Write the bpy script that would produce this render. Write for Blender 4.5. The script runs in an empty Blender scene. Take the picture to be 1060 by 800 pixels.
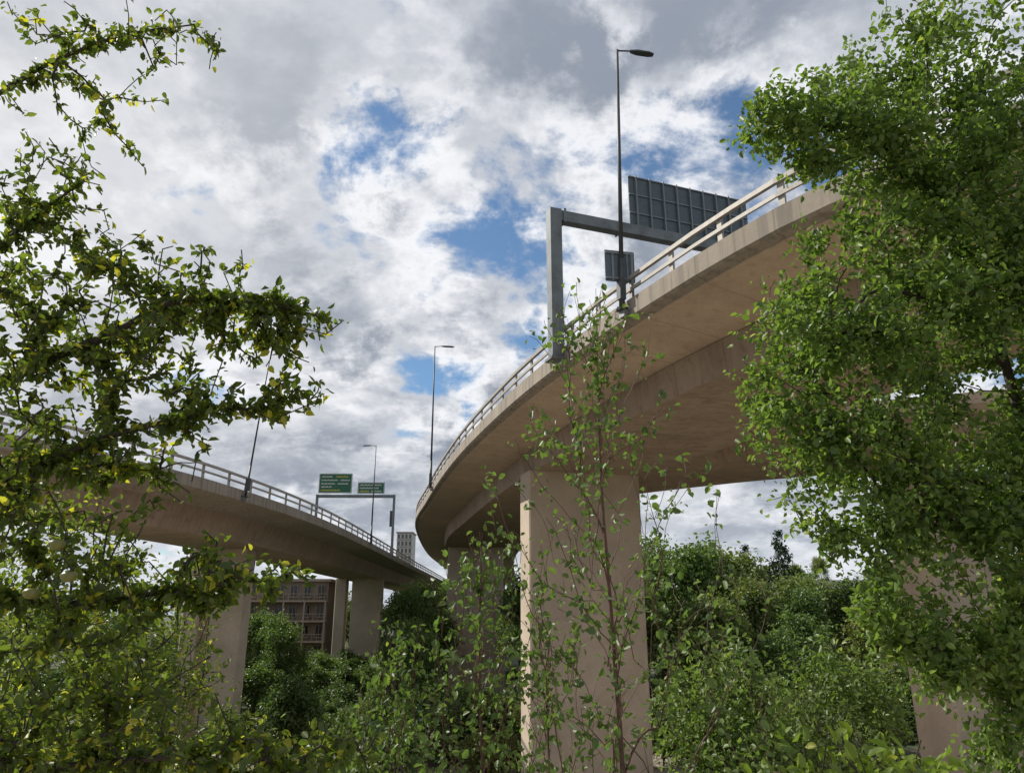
import bpy, math, random
import numpy as np
from mathutils import Vector, Matrix
rng = np.random.default_rng(7)
random.seed(7)
scene = bpy.context.scene
COL = scene.collection

# ------------------------------------------------------------------ helpers
def link(o, parent=None):
    COL.objects.link(o)
    if parent is not None:
        o.parent = parent
    return o

def top(o, label, category, group=None, kind=None):
    o["label"] = label
    o["category"] = category
    if group: o["group"] = group
    if kind: o["kind"] = kind
    return o

def empty(name, loc=(0, 0, 0)):
    o = bpy.data.objects.new(name, None)
    o.location = loc
    o.empty_display_size = 0.3
    return link(o)

def mesh_np(name, verts, faces, mat=None, smooth=False, uvs=None, var=None):
    verts = np.asarray(verts, dtype=np.float32).reshape(-1, 3)
    me = bpy.data.meshes.new(name)
    if isinstance(faces, np.ndarray):
        n, k = faces.shape
        me.vertices.add(len(verts)); me.vertices.foreach_set("co", verts.ravel())
        me.loops.add(n * k); me.loops.foreach_set("vertex_index", faces.astype(np.int32).ravel())
        me.polygons.add(n)
        me.polygons.foreach_set("loop_start", np.arange(0, n * k, k, dtype=np.int32))
        me.polygons.foreach_set("loop_total", np.full(n, k, dtype=np.int32))
        me.update(calc_edges=True)
    else:
        me.from_pydata([tuple(map(float, v)) for v in verts], [], faces)
        me.update()
    if smooth:
        me.polygons.foreach_set("use_smooth", np.ones(len(me.polygons), dtype=bool))
    if uvs is not None:
        ul = me.uv_layers.new(name="UVMap")
        ul.data.foreach_set("uv", np.asarray(uvs, dtype=np.float32).ravel())
    if var is not None:
        a = me.attributes.new("leafvar", 'FLOAT', 'FACE')
        a.data.foreach_set("value", np.asarray(var, dtype=np.float32))
    if mat: me.materials.append(mat)
    return me

def obj(name, me, parent=None, loc=None):
    o = bpy.data.objects.new(name, me)
    if loc is not None: o.location = loc
    return link(o, parent)

class MB:
    """collects solids into one mesh"""
    def __init__(s): s.v = []; s.f = []
    def add(s, verts, faces):
        b = len(s.v); s.v += [tuple(v) for v in verts]
        s.f += [tuple(i + b for i in f) for f in faces]
    def box(s, c, size, X=(1, 0, 0), Y=None):
        X = Vector(X).normalized()
        Z = Vector((0, 0, 1))
        if Y is None: Y = Z.cross(X).normalized()
        else:
            Y = Vector(Y).normalized(); Z = X.cross(Y).normalized()
        c = Vector(c); a, b, h = size[0] / 2, size[1] / 2, size[2] / 2
        vs = [c + X * (i * a) + Y * (j * b) + Z * (k * h) for k in (-1, 1) for j in (-1, 1) for i in (-1, 1)]
        s.add(vs, [(0, 2, 3, 1), (4, 5, 7, 6), (0, 1, 5, 4), (2, 6, 7, 3), (0, 4, 6, 2), (1, 3, 7, 5)])
    def tube(s, p0, p1, r0, r1, n=12):
        p0 = Vector(p0); p1 = Vector(p1); d = (p1 - p0).normalized()
        u = d.orthogonal().normalized(); w = d.cross(u)
        vs = []
        for p, r in ((p0, r0), (p1, r1)):
            for i in range(n):
                a = 2 * math.pi * i / n
                vs.append(p + u * (r * math.cos(a)) + w * (r * math.sin(a)))
        fs = [(i, (i + 1) % n, n + (i + 1) % n, n + i) for i in range(n)]
        fs += [tuple(range(n - 1, -1, -1)), tuple(range(n, 2 * n))]
        s.add(vs, fs)
    def prism(s, poly, h0, h1):
        n = len(poly)
        vs = [(p[0], p[1], h0) for p in poly] + [(p[0], p[1], h1) for p in poly]
        fs = [(i, (i + 1) % n, n + (i + 1) % n, n + i) for i in range(n)]
        fs += [tuple(range(n - 1, -1, -1)), tuple(range(n, 2 * n))]
        s.add(vs, fs)
    def mesh(s, name, mat, smooth=False):
        return mesh_np(name, s.v, s.f, mat, smooth)

# ------------------------------------------------------------------ node helpers
def new_mat(name):
    m = bpy.data.materials.new(name); m.use_nodes = True
    nt = m.node_tree; nt.nodes.clear()
    out = nt.nodes.new("ShaderNodeOutputMaterial")
    return m, nt, out

def nd(nt, t, **kw):
    n = nt.nodes.new(t)
    for k, v in kw.items():
        if k in n.inputs.keys(): n.inputs[k].default_value = v
        else: setattr(n, k, v)
    return n

def mixc(nt, fac, a, b, blend='MIX'):
    m = nt.nodes.new("ShaderNodeMix"); m.data_type = 'RGBA'; m.blend_type = blend
    for i, v in ((0, fac), (6, a), (7, b)):
        if isinstance(v, bpy.types.NodeSocket): nt.links.new(v, m.inputs[i])
        else: m.inputs[i].default_value = v if i == 0 else (*v, 1)
    return m.outputs[2]

def math_(nt, op, a, b=None, c=None, clamp=False):
    m = nt.nodes.new("ShaderNodeMath"); m.operation = op; m.use_clamp = clamp
    for i, v in enumerate((a, b, c)):
        if v is None: continue
        if isinstance(v, bpy.types.NodeSocket): nt.links.new(v, m.inputs[i])
        else: m.inputs[i].default_value = v
    return m.outputs[0]

def vmath(nt, op, a, b=None, scale=None):
    m = nt.nodes.new("ShaderNodeVectorMath"); m.operation = op
    for i, v in enumerate((a, b)):
        if v is None: continue
        if isinstance(v, bpy.types.NodeSocket): nt.links.new(v, m.inputs[i])
        else: m.inputs[i].default_value = v
    if scale is not None: m.inputs["Scale"].default_value = scale
    return m.outputs["Value"] if op in ('LENGTH', 'DOT_PRODUCT', 'DISTANCE') else m.outputs[0]

def maprange(nt, v, a, b, c=0.0, d=1.0, smooth=True):
    m = nt.nodes.new("ShaderNodeMapRange")
    m.interpolation_type = 'SMOOTHSTEP' if smooth else 'LINEAR'
    nt.links.new(v, m.inputs[0])
    for i, x in zip((1, 2, 3, 4), (a, b, c, d)): m.inputs[i].default_value = x
    return m.outputs[0]

def noise(nt, vec, scale, detail=5, rough=0.55, dist=0.0, stretch=None):
    if stretch is not None:
        vec = vmath(nt, 'MULTIPLY', vec, stretch)
    n = nt.nodes.new("ShaderNodeTexNoise")
    n.inputs["Scale"].default_value = scale; n.inputs["Detail"].default_value = detail
    n.inputs["Roughness"].default_value = rough; n.inputs["Distortion"].default_value = dist
    nt.links.new(vec, n.inputs["Vector"])
    return n

def concrete(name, base, dark, streak=0.5, joints=False, light=None, sf=2.4, blotch=0.0):
    m, nt, out = new_mat(name)
    co = nt.nodes.new("ShaderNodeTexCoord").outputs["Object"]
    big = noise(nt, co, 0.35, 6, 0.6).outputs["Fac"]
    fine = noise(nt, co, 9.0, 6, 0.65).outputs["Fac"]
    st = noise(nt, co, 1.0, 7, 0.6, stretch=(sf, sf, 0.16)).outputs["Fac"]
    c = mixc(nt, maprange(nt, big, 0.3, 0.7), base, tuple(x * 0.76 for x in base))
    c = mixc(nt, math_(nt, 'MULTIPLY', maprange(nt, st, 0.46, 0.66), streak), c, dark)
    if blotch:
        bl = noise(nt, co, 1.3, 9, 0.68, 0.6).outputs["Fac"]
        c = mixc(nt, math_(nt, 'MULTIPLY', maprange(nt, bl, 0.52, 0.68), blotch), c, dark)
    if light: c = mixc(nt, math_(nt, 'MULTIPLY', maprange(nt, noise(nt, co, 0.8, 6, 0.6).outputs["Fac"], 0.55, 0.75), 0.5), c, light)
    c = mixc(nt, maprange(nt, fine, 0.3, 0.8, 0.0, 0.3), c, tuple(x * 0.5 for x in base))
    if joints:
        uv = nt.nodes.new("ShaderNodeUVMap").outputs[0]
        sx = nt.nodes.new("ShaderNodeSeparateXYZ"); nt.links.new(uv, sx.inputs[0])
        fr = math_(nt, 'FRACT', math_(nt, 'DIVIDE', sx.outputs[0], 3.2))
        j = maprange(nt, math_(nt, 'ABSOLUTE', math_(nt, 'SUBTRACT', fr, 0.5)), 0.48, 0.497)
        c = mixc(nt, math_(nt, 'MULTIPLY', j, 0.7), c, dark)
        cb = nt.nodes.new("ShaderNodeCombineXYZ")
        nt.links.new(math_(nt, 'FLOOR', math_(nt, 'ADD', math_(nt, 'DIVIDE', sx.outputs[0], 3.2), 0.5)), cb.inputs[0])
        wn = nt.nodes.new("ShaderNodeTexWhiteNoise"); nt.links.new(cb.outputs[0], wn.inputs["Vector"])
        c = mixc(nt, maprange(nt, wn.outputs["Value"], 0, 1, 0, 0.33, False), c, tuple(x * 0.6 for x in base))
    p = nd(nt, "ShaderNodeBsdfPrincipled", Roughness=0.88)
    nt.links.new(c, p.inputs["Base Color"])
    b = nd(nt, "ShaderNodeBump", Strength=0.35, Distance=0.03)
    nt.links.new(fine, b.inputs["Height"]); nt.links.new(b.outputs[0], p.inputs["Normal"])
    nt.links.new(p.outputs[0], out.inputs[0])
    return m

def plain(name, col, rough=0.5, metal=0.0, var=0.25, scale=6.0):
    m, nt, out = new_mat(name)
    co = nt.nodes.new("ShaderNodeTexCoord").outputs["Object"]
    n = noise(nt, co, scale, 6, 0.6).outputs["Fac"]
    c = mixc(nt, maprange(nt, n, 0.35, 0.75), col, tuple(x * (1 - var) for x in col))
    p = nd(nt, "ShaderNodeBsdfPrincipled", Roughness=rough, Metallic=metal)
    nt.links.new(c, p.inputs["Base Color"]); nt.links.new(p.outputs[0], out.inputs[0])
    return m

def leafmat(name, c_dark, c_light, c_odd, trans=0.35, odd=0.9, rough=0.45, vary=None):
    m, nt, out = new_mat(name)
    at = nd(nt, "ShaderNodeAttribute", attribute_name="leafvar").outputs["Fac"]
    c = mixc(nt, maprange(nt, at, 0.0, 0.9, smooth=False), c_dark, c_light)
    c = mixc(nt, maprange(nt, at, odd, odd + 0.03), c, c_odd)
    if vary:
        rd = nt.nodes.new("ShaderNodeObjectInfo").outputs["Random"]
        c = mixc(nt, rd, c, mixc(nt, 1.0, c, vary, 'MULTIPLY'))
    p = nd(nt, "ShaderNodeBsdfPrincipled", Roughness=rough)
    nt.links.new(c, p.inputs["Base Color"])
    t = nt.nodes.new("ShaderNodeBsdfTranslucent")
    tc = mixc(nt, 1.0, c, (1.9, 2.1, 0.9), 'MULTIPLY'); nt.links.new(tc, t.inputs["Color"])
    mx = nt.nodes.new("ShaderNodeMixShader"); mx.inputs[0].default_value = trans
    nt.links.new(p.outputs[0], mx.inputs[1]); nt.links.new(t.outputs[0], mx.inputs[2])
    nt.links.new(mx.outputs[0], out.inputs[0])
    return m

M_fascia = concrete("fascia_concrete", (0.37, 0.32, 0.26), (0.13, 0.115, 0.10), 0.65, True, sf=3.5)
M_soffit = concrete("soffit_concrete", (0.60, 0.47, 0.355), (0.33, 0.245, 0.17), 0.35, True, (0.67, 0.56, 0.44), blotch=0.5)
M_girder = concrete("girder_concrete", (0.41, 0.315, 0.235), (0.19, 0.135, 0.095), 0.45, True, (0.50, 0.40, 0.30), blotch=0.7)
M_pier = concrete("pier_concrete", (0.56, 0.465, 0.365), (0.36, 0.29, 0.22), 0.10, sf=1.5, blotch=0.40)
M_rail = plain("railing_paint", (0.34, 0.315, 0.28), 0.55, 0.1)
M_galv = plain("galvanised_steel", (0.22, 0.23, 0.24), 0.5, 0.6)
M_lamp = plain("dark_lamp_column", (0.07, 0.075, 0.08), 0.5, 0.4)
M_gantry = plain("gantry_paint", (0.18, 0.20, 0.21), 0.55, 0.3, 0.4, 1.5)
M_back = plain("sign_back", (0.09, 0.12, 0.14), 0.5, 0.1)
M_rib = plain("sign_rib", (0.20, 0.23, 0.25), 0.5, 0.2)
M_green = plain("sign_green", (0.01, 0.11, 0.045), 0.35, 0, 0.1)
M_white = plain("sign_white", (0.6, 0.62, 0.6), 0.4, 0, 0.08)
M_yellow = plain("sign_yellow", (0.6, 0.5, 0.08), 0.4, 0, 0.08)
M_asphalt = plain("asphalt", (0.055, 0.055, 0.055), 0.9, 0, 0.35, 2)
M_bark = plain("bark", (0.055, 0.042, 0.032), 0.9, 0, 0.5, 14)
M_birch = plain("sapling_bark", (0.11, 0.050, 0.035), 0.6, 0, 0.45, 20)

L_apple = leafmat("apple_leaves", (0.035, 0.060, 0.014), (0.13, 0.165, 0.028), (0.38, 0.35, 0.045), 0.50, 0.78)  # odd colour paints backlit yellow into a random share of leaves
L_right = leafmat("broad_tree_leaves", (0.055, 0.10, 0.024), (0.17, 0.24, 0.058), (0.28, 0.31, 0.09), 0.42, 0.90)
L_birch = leafmat("sapling_leaves", (0.055, 0.095, 0.026), (0.12, 0.18, 0.048), (0.22, 0.24, 0.06), 0.38, 0.92)
L_bush = leafmat("shrub_leaves", (0.06, 0.105, 0.03), (0.16, 0.22, 0.06), (0.24, 0.27, 0.08), 0.38, 0.88)
L_bush2 = leafmat("olive_shrub_leaves", (0.05, 0.08, 0.03), (0.13, 0.17, 0.055), (0.22, 0.22, 0.08), 0.34, 0.88)
L_lime = leafmat("bright_shrub_leaves", (0.09, 0.14, 0.025), (0.18, 0.24, 0.04), (0.26, 0.28, 0.06), 0.42, 0.9)
L_hedge = leafmat("hedge_leaves", (0.05, 0.08, 0.018), (0.16, 0.20, 0.035), (0.36, 0.35, 0.06), 0.45, 0.78)
L_dark = leafmat("dark_shrub_leaves", (0.026, 0.05, 0.018), (0.07, 0.11, 0.034), (0.10, 0.13, 0.04), 0.3)
L_far1 = leafmat("woodland_leaves", (0.034, 0.062, 0.022), (0.09, 0.14, 0.042), (0.13, 0.16, 0.05), 0.3, vary=(1.8, 1.7, 1.5))
L_far2 = leafmat("woodland_light_leaves", (0.07, 0.11, 0.032), (0.16, 0.21, 0.06), (0.22, 0.21, 0.08), 0.33, 0.88, vary=(1.25, 1.0, 1.1))
L_con = leafmat("conifer_needles", (0.015, 0.036, 0.018), (0.04, 0.07, 0.03), (0.04, 0.07, 0.03), 0.1)

# ------------------------------------------------------------------ terrain
def sst(a, b, x):
    t = np.clip((x - a) / (b - a), 0, 1); return t * t * (3 - 2 * t)
def ground_h(x, y):
    x = np.asarray(x, float); y = np.asarray(y, float)
    h = -1.65 - 8.4 * sst(1.0, 22.0, y)
    h = h + 26 * sst(110, 420, y) * sst(-10, 140, x)
    h = h + 8 * sst(200, 900, y)
    h = h + 0.15 * np.sin(x * 0.7) * np.cos(y * 0.6) * sst(2, 8, np.abs(y))
    return h
g = np.linspace(-1, 1, 181)
gx = np.sinh(g * 6) / np.sinh(6) * 3000
X, Y = np.meshgrid(gx, gx)
Zg = ground_h(X, Y)
vs = np.stack([X.ravel(), Y.ravel(), Zg.ravel()], 1)
n = 181
ii = (np.arange(n - 1)[:, None] * n + np.arange(n - 1)[None, :]).ravel()
fs = np.stack([ii, ii + 1, ii + n + 1, ii + n], 1)
m, nt, out = new_mat("grass_and_earth")
co = nt.nodes.new("ShaderNodeTexCoord").outputs["Object"]
c = mixc(nt, maprange(nt, noise(nt, co, 0.25, 6, 0.6).outputs["Fac"], 0.45, 0.65), (0.05, 0.075, 0.03), (0.12, 0.10, 0.07))
c = mixc(nt, maprange(nt, noise(nt, co, 5, 6, 0.7).outputs["Fac"], 0.35, 0.75, 0, 0.5), c, (0.05, 0.06, 0.025))
dd = vmath(nt, 'DISTANCE', vmath(nt, 'MULTIPLY', co, (1, 1, 0)), (2, 28, 0))
dd = math_(nt, 'ADD', dd, math_(nt, 'MULTIPLY', noise(nt, co, .2, 4, .6).outputs["Fac"], 14))
bounce_patch = mixc(nt, maprange(nt, noise(nt, co, 14, 6, 0.7).outputs["Fac"], 0.35, 0.7), (0.45, 0.39, 0.32), (0.32, 0.27, 0.22))  # pale unseen ground, added to bounce light up onto the bridge underside
c = mixc(nt, maprange(nt, dd, 36, 46, 1, 0), c, bounce_patch)
p = nd(nt, "ShaderNodeBsdfPrincipled", Roughness=0.95); nt.links.new(c, p.inputs["Base Color"]); nt.links.new(p.outputs[0], out.inputs[0])
go = obj("ground", mesh_np("ground", vs, fs, m, True))
top(go, "grassy earth slope with an added pale light-bouncing patch, falling into a shallow valley", "ground", kind="structure")

# ------------------------------------------------------------------ path utils
def catmull(pts, step=1.0):
    P = np.array(pts, float)
    P = np.vstack([2 * P[0] - P[1], P, 2 * P[-1] - P[-2]])
    o = []
    for i in range(1, len(P) - 2):
        p0, p1, p2, p3 = P[i - 1:i + 3]
        k = max(2, int(np.linalg.norm(p2 - p1) / step))
        for t in np.arange(k) / k:
            o.append(0.5 * ((2 * p1) + (-p0 + p2) * t + (2 * p0 - 5 * p1 + 4 * p2 - p3) * t * t + (-p0 + 3 * p1 - 3 * p2 + p3) * t ** 3))
    o.append(P[-2]); return np.array(o)
def frames(path):
    t = np.gradient(path[:, :2], axis=0)
    t /= np.linalg.norm(t, axis=1)[:, None]
    for _ in range(4):
        tp = np.vstack([t[0], t, t[-1]]); t = tp[:-2] * .25 + tp[1:-1] * .5 + tp[2:] * .25
        t /= np.linalg.norm(t, axis=1)[:, None]
    r = np.stack([t[:, 1], -t[:, 0]], 1)
    s = np.concatenate([[0], np.cumsum(np.linalg.norm(np.diff(path[:, :2], axis=0), axis=1))])
    return t, r, s
def sweep(name, path, profile, mat, parent=None, smooth=False):
    t, r, s = frames(path)
    n, k = len(path), len(profile)
    V = np.zeros((n, k, 3))
    for j, (o, z) in enumerate(profile):
        V[:, j, :2] = path[:, :2] + r * o
        V[:, j, 2] = z + (path[:, 2] if path.shape[1] > 2 else 0)
    F = []; UV = []
    per = [0]
    for j in range(k):
        a, b = profile[j], profile[(j + 1) % k]
        per.append(per[-1] + math.hypot(a[0] - b[0], a[1] - b[1]))
    for i in range(n - 1):
        for j in range(k):
            j2 = (j + 1) % k
            F.append((i * k + j, i * k + j2, (i + 1) * k + j2, (i + 1) * k + j))
            UV += [(s[i], per[j]), (s[i], per[j + 1]), (s[i + 1], per[j + 1]), (s[i + 1], per[j])]
    F.append(tuple(range(k - 1, -1, -1))); UV += [(0.1, 0)] * k
    F.append(tuple((n - 1) * k + j for j in range(k))); UV += [(0.1, 0)] * k
    me = mesh_np(name, V.reshape(-1, 3), F, mat, smooth, UV)
    return obj(name, me, parent)

def at_s(path, sq):
    t, r, s = frames(path)
    i = int(np.clip(np.searchsorted(s, sq), 1, len(s) - 1)); f = (sq - s[i - 1]) / (s[i] - s[i - 1])
    p = path[i - 1] * (1 - f) + path[i] * f
    return p, t[i], r[i]
def at_y(path, y):
    i = int(np.argmin(np.abs(path[:, 1] - y))); t, r, s = frames(path)
    return path[i], t[i], r[i]

def railing(name, path, off, z0, parent, side=1, s_max=None, spacing=2.4):
    t, r, s = frames(path)
    o = None
    for zz, hh, ww in ((0.80, 0.15, 0.13), (0.38, 0.12, 0.07)):
        o2 = sweep(name if o is None else "rail", path, [(off - ww / 2 - .07 * side, z0 + zz), (off - ww / 2 - .07 * side, z0 + zz + hh), (off + ww / 2 - .07 * side, z0 + zz + hh), (off + ww / 2 - .07 * side, z0 + zz)], M_rail, o)
        if o is None: o = o2; o.parent = parent
    mb = MB(); mb.box((0, 0, .44), (.20, .08, .88)); mb.box((0, 0, .012), (.32, .24, .03)); pm = mb.mesh("railing_post", M_rail)
    n_ = min(100, int((s_max or s[-1]) / spacing))
    for i in range(n_):
        p, tt, rr = at_s(path, .6 + i * spacing)
        q = obj("railing_post", pm, o, (p[0] + rr[0] * off, p[1] + rr[1] * off, z0))
        q.rotation_euler = (0, 0, math.atan2(tt[1], tt[0]))
    return o

def pier(parent, c, zt, zb, w, d, axis):
    X_ = Vector((axis[0], axis[1], 0)).normalized(); Y_ = Vector((-X_.y, X_.x, 0))
    bev = 0.08
    a, b = w / 2, d / 2
    pl = [(-a + bev, -b), (a - bev, -b), (a, -b + bev), (a, b - bev), (a - bev, b), (-a + bev, b), (-a, b - bev), (-a, -b + bev)]
    poly = [(c[0] + X_.x * p + Y_.x * q, c[1] + X_.y * p + Y_.y * q) for p, q in pl]
    mb = MB(); mb.prism(poly, zb, zt)
    return obj("pier", mb.mesh("pier", M_pier), parent)

# ------------------------------------------------------------------ main elevated road
E = catmull([(23, 2.5), (18.5, 6.9), (14.5, 10.6), (11.0, 14.0), (8.2, 17.0), (6.5, 19.7), (4.8, 23.2), (2.6, 28.4), (-0.5, 37.6), (-4.2, 51.5), (-8.0, 69.8),
             (-11.7, 91), (-14.6, 130), (-15.2, 160), (-15.0, 200), (-14, 260)], 1.5)
E = np.hstack([E, np.zeros((len(E), 1))])
via = empty("elevated_road", (4.5, 49, -10))
def rel(o, par):
    o.matrix_parent_inverse = Matrix.Translation(par.location).inverted()
ZT = 10.76
o = sweep("deck", E, [(0, 10.12), (0, ZT), (.4, ZT), (.4, 10.66), (15.2, 10.66), (15.2, ZT), (15.6, ZT), (15.6, 10.12), (15.2, 9.99), (11.5, 9.66), (4.1, 9.66), (.4, 9.99), (.32, 10.04), (.1, 10.04)], M_fascia, via); rel(o, via)
o = sweep("soffit", E, [(.42, 9.93), (.42, 9.984), (4.2, 9.65), (11.4, 9.65), (15.18, 9.984), (15.18, 9.93), (11.4, 9.60), (4.2, 9.60)], M_soffit, via); rel(o, via)
o = sweep("girder", E, [(3.6, 9.62), (3.75, 8.34), (11.35, 8.34), (11.7, 9.62)], M_girder, via); rel(o, via)
o = sweep("road_surface", E, [(.5, 10.665), (.5, 10.68), (15.1, 10.68), (15.1, 10.665)], M_asphalt, via); rel(o, via)
o = railing("railing", E, .2, ZT, via, 1); rel(o, via)
o = railing("railing", E, 15.4, ZT, via, -1); rel(o, via)
for yy, off, tw in ((45.5, 7.0, 0), (98.5, 7.7, 0), (150, 7.7, 0)):
    p, t_, r_ = at_y(E, yy)
    c = p[:2] + r_ * off
    o = pier(via, c, 8.35, ground_h(c[0], c[1]) - 1, 7.2, 2.1, r_); rel(o, via)
top(via, "tall curving concrete elevated road with pale steel railing", "bridge")

S = catmull([(3, 55), (9, 49.5), (15, 45), (22, 41.5), (34, 37), (56, 29), (84, 18)], 1.5)
S = np.hstack([S, np.zeros((len(S), 1))])
slip = empty("slip_road_bridge", (22.5, 41, -10))
o = sweep("deck", S, [(-4.6, 10.05), (-4.6, 10.63), (5, 10.63), (5, 10.05), (4.6, 9.7), (-4.2, 9.7)], M_soffit, slip); rel(o, slip)
o = sweep("girder", S, [(-4.1, 9.75), (-3.7, 8.40), (3.7, 8.40), (4.3, 9.75)], M_girder, slip); rel(o, slip)
S2 = S[np.where(S[:, 0] > 18)[0][0]:]
o = railing("railing", S2, -4.4, 10.63, slip, 1); rel(o, slip)
o = pier(slip, (23.2, 41.2), 8.41, -11.5, 4.8, 2.4, (1, .45)); rel(o, slip)
top(slip, "beige concrete slip road bridge branching off the elevated road", "bridge")

# ------------------------------------------------------------------ lower elevated road
Lp = catmull([(-58, 16), (-45, 18.5), (-34, 22.5), (-27, 27), (-22, 33.5), (-19, 41), (-17.3, 50), (-16.3, 60), (-15.9, 72), (-16.0, 92), (-16.3, 115), (-16.5, 135), (-16.6, 165), (-17, 210), (-18, 260)], 1.5)
Lp = np.hstack([Lp, np.zeros((len(Lp), 1))])
lv = empty("lower_elevated_road", (-22, 62, -10))
W = -11.0
o = sweep("deck", Lp, [(0, 7.08), (-.1, 7.02), (-.4, 7.0), (-3, 6.6), (W + 3, 6.6), (W + .4, 7.0), (W, 7.08), (W, 7.75), (W + .4, 7.75), (W + .4, 7.6), (-.4, 7.6), (-.4, 7.75), (0, 7.75)], M_fascia, lv); rel(o, lv)
o = sweep("girder", Lp, [(-2.6, 6.75), (W + 1.6, 6.75), (W + 2.0, 5.0), (-3.1, 5.0)], M_girder, lv); rel(o, lv)
o = sweep("road_surface", Lp, [(-.5, 7.605), (W + .5, 7.605), (W + .5, 7.62), (-.5, 7.62)], M_asphalt, lv); rel(o, lv)
o = railing("railing", Lp, -.2, 7.75, lv, -1, spacing=2.9); rel(o, lv)
o = railing("railing", Lp, W + .2, 7.75, lv, 1, spacing=2.9); rel(o, lv)
for yy, off, pw in ((24, 5.5, 4), (61, 6.1, 2.5), (61, 8.9, 1.4), (114, 4.9, 4.4), (114, 8.7, 1.6), (168, 5.5, 4.4)):
    p, t_, r_ = at_y(Lp, yy); c = p[:2] - r_ * off
    o = pier(lv, c, 5.02, ground_h(c[0], c[1]) - 1, pw, 1.8, r_); rel(o, lv)
top(lv, "lower beige concrete elevated road curving away on piers", "bridge")

# ------------------------------------------------------------------ street lamps
def street_lamp(base, h, armdir, lab, arm=1.1, bracket=None, slim=1.0):
    e = empty("street_lamp", base)
    mb = MB(); mb.tube((0, 0, 0), (0, 0, h * .18), .11 * slim, .10 * slim, 12); mb.tube((0, 0, h * .18), (0, 0, h), .085 * slim, .045 * slim, 12)
    mb.box((0, 0, .03), (.4, .4, .05)); obj("lamp_column", mb.mesh("lamp_column", M_lamp, True), e)
    a = Vector((armdir[0], armdir[1], 0)).normalized()
    mb = MB(); mb.tube((0, 0, h - .05), a * (arm * .45) + Vector((0, 0, h + .02)), .035, .03, 8)
    obj("arm", mb.mesh("arm", M_lamp, True), e)
    mb = MB(); P0 = a * (arm * .4) + Vector((0, 0, h)); side = Vector((-a.y, a.x, 0))
    L = arm * .75
    vs = []
    for f, w_, t0, t1 in ((0, .05, -.04, .05), (.3, .13, -.045, .05), (.8, .14, -.045, .035), (1, .09, -.04, 0.0)):
        q = P0 + a * (L * f)
        vs += [q - side * w_ + Vector((0, 0, t0)), q + side * w_ + Vector((0, 0, t0)), q + side * w_ * .8 + Vector((0, 0, t1)), q - side * w_ * .8 + Vector((0, 0, t1))]
    fs = [(3, 2, 1, 0), (12, 13, 14, 15)]
    for i in range(3):
        for j in range(4): fs.append((i * 4 + j, i * 4 + (j + 1) % 4, i * 4 + 4 + (j + 1) % 4, i * 4 + 4 + j))
    mb.add(vs, fs); obj("lamp_head", mb.mesh("lamp_head", M_lamp), e)
    if bracket is not None:
        b = Vector((bracket[0], bracket[1], 0)).normalized()
        mb = MB(); mb.box(b * .2 + Vector((0, 0, -.12)), (.45, .35, .28), b); obj("bracket", mb.mesh("bracket", M_galv), e)
        mb = MB(); mb.box(b * -.02 + Vector((0, 0, .8)), (.24, .26, .8), b); obj("control_box", mb.mesh("control_box", M_lamp), e)
    top(e, lab, "street lamp", "street lamps on the elevated roads")
    return e
p, t_, r_ = at_y(E, 24.1); b = p[:2] - r_ * .18
l1 = street_lamp((b[0] - .05, b[1], 10.35), 11.25, (1, .15), "tall dark street lamp on the outer edge of the curving bridge", 1.3, r_)
l1.rotation_euler = (0, math.radians(1.5), 0)
p, t_, r_ = at_y(E, 63.5); b = p[:2] - r_ * .22
street_lamp((b[0], b[1], 10.35), 12.8, (1, .1), "tall dark street lamp further along the curving bridge", 1.5, r_)
p, t_, r_ = at_y(Lp, 86); b = p[:2] + r_ * .05
street_lamp((b[0], b[1], 7.6), 11.3, (-1, .1), "slim street lamp beside the green signs on the lower bridge", 1.4)
p, t_, r_ = at_y(Lp, 49); b = p[:2] + r_ * .2
l4 = street_lamp((b[0], b[1], 7.3), 11.5, (-1, .1), "slim leaning street lamp on the lower bridge behind leaves", 1.2, -r_, .7)
l4.rotation_euler = (0, math.radians(4.2), 0)

# ------------------------------------------------------------------ sign gantry (near)
p, t_, r_ = at_y(E, 29.4)
rv = Vector((r_[0], r_[1], 0)).normalized(); tv = Vector((t_[0], t_[1], 0)).normalized()
g0 = Vector((p[0], p[1], 0)) - rv * .30
gan = empty("sign_gantry", (g0.x, g0.y, 10.2))
def gl(v): return Vector(v) - gan.location
mb = MB()
mb.box(gl(g0 + Vector((0, 0, 13.75))), (.54, .5, 7.0), rv)
mb.box(gl(g0 + Vector((0, 0, 10.2))), (.75, .75, .12), rv)
obj("gantry_post", mb.mesh("gantry_post", M_gantry), gan)
mb = MB(); g1 = g0 + rv * 16.3
mb.box(gl(g1 + Vector((0, 0, 13.75))), (.54, .5, 7.0), rv); obj("gantry_post", mb.mesh("gantry_post", M_gantry), gan)
mb = MB(); mb.box(gl((g0 + g1) / 2 + Vector((0, 0, 16.96))), (15.74, .44, .5), rv)
mb.box(gl(g0 + rv * .42 + Vector((0, 0, 16.96))), (.12, .6, .66), rv)
mb.box(gl(g0 + rv * 3.2 + Vector((0, 0, 16.96))), (.1, .54, .6), rv)
obj("gantry_beam", mb.mesh("gantry_beam", M_gantry), gan)
mb = MB(); mb.box(gl(g0 + rv * .36 + Vector((0, 0, 10.5))), (.24, .62, .5), rv); obj("bracket", mb.mesh("bracket", M_gantry), gan)
top(gan, "grey steel portal sign gantry spanning the curving bridge", "sign gantry")

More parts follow.
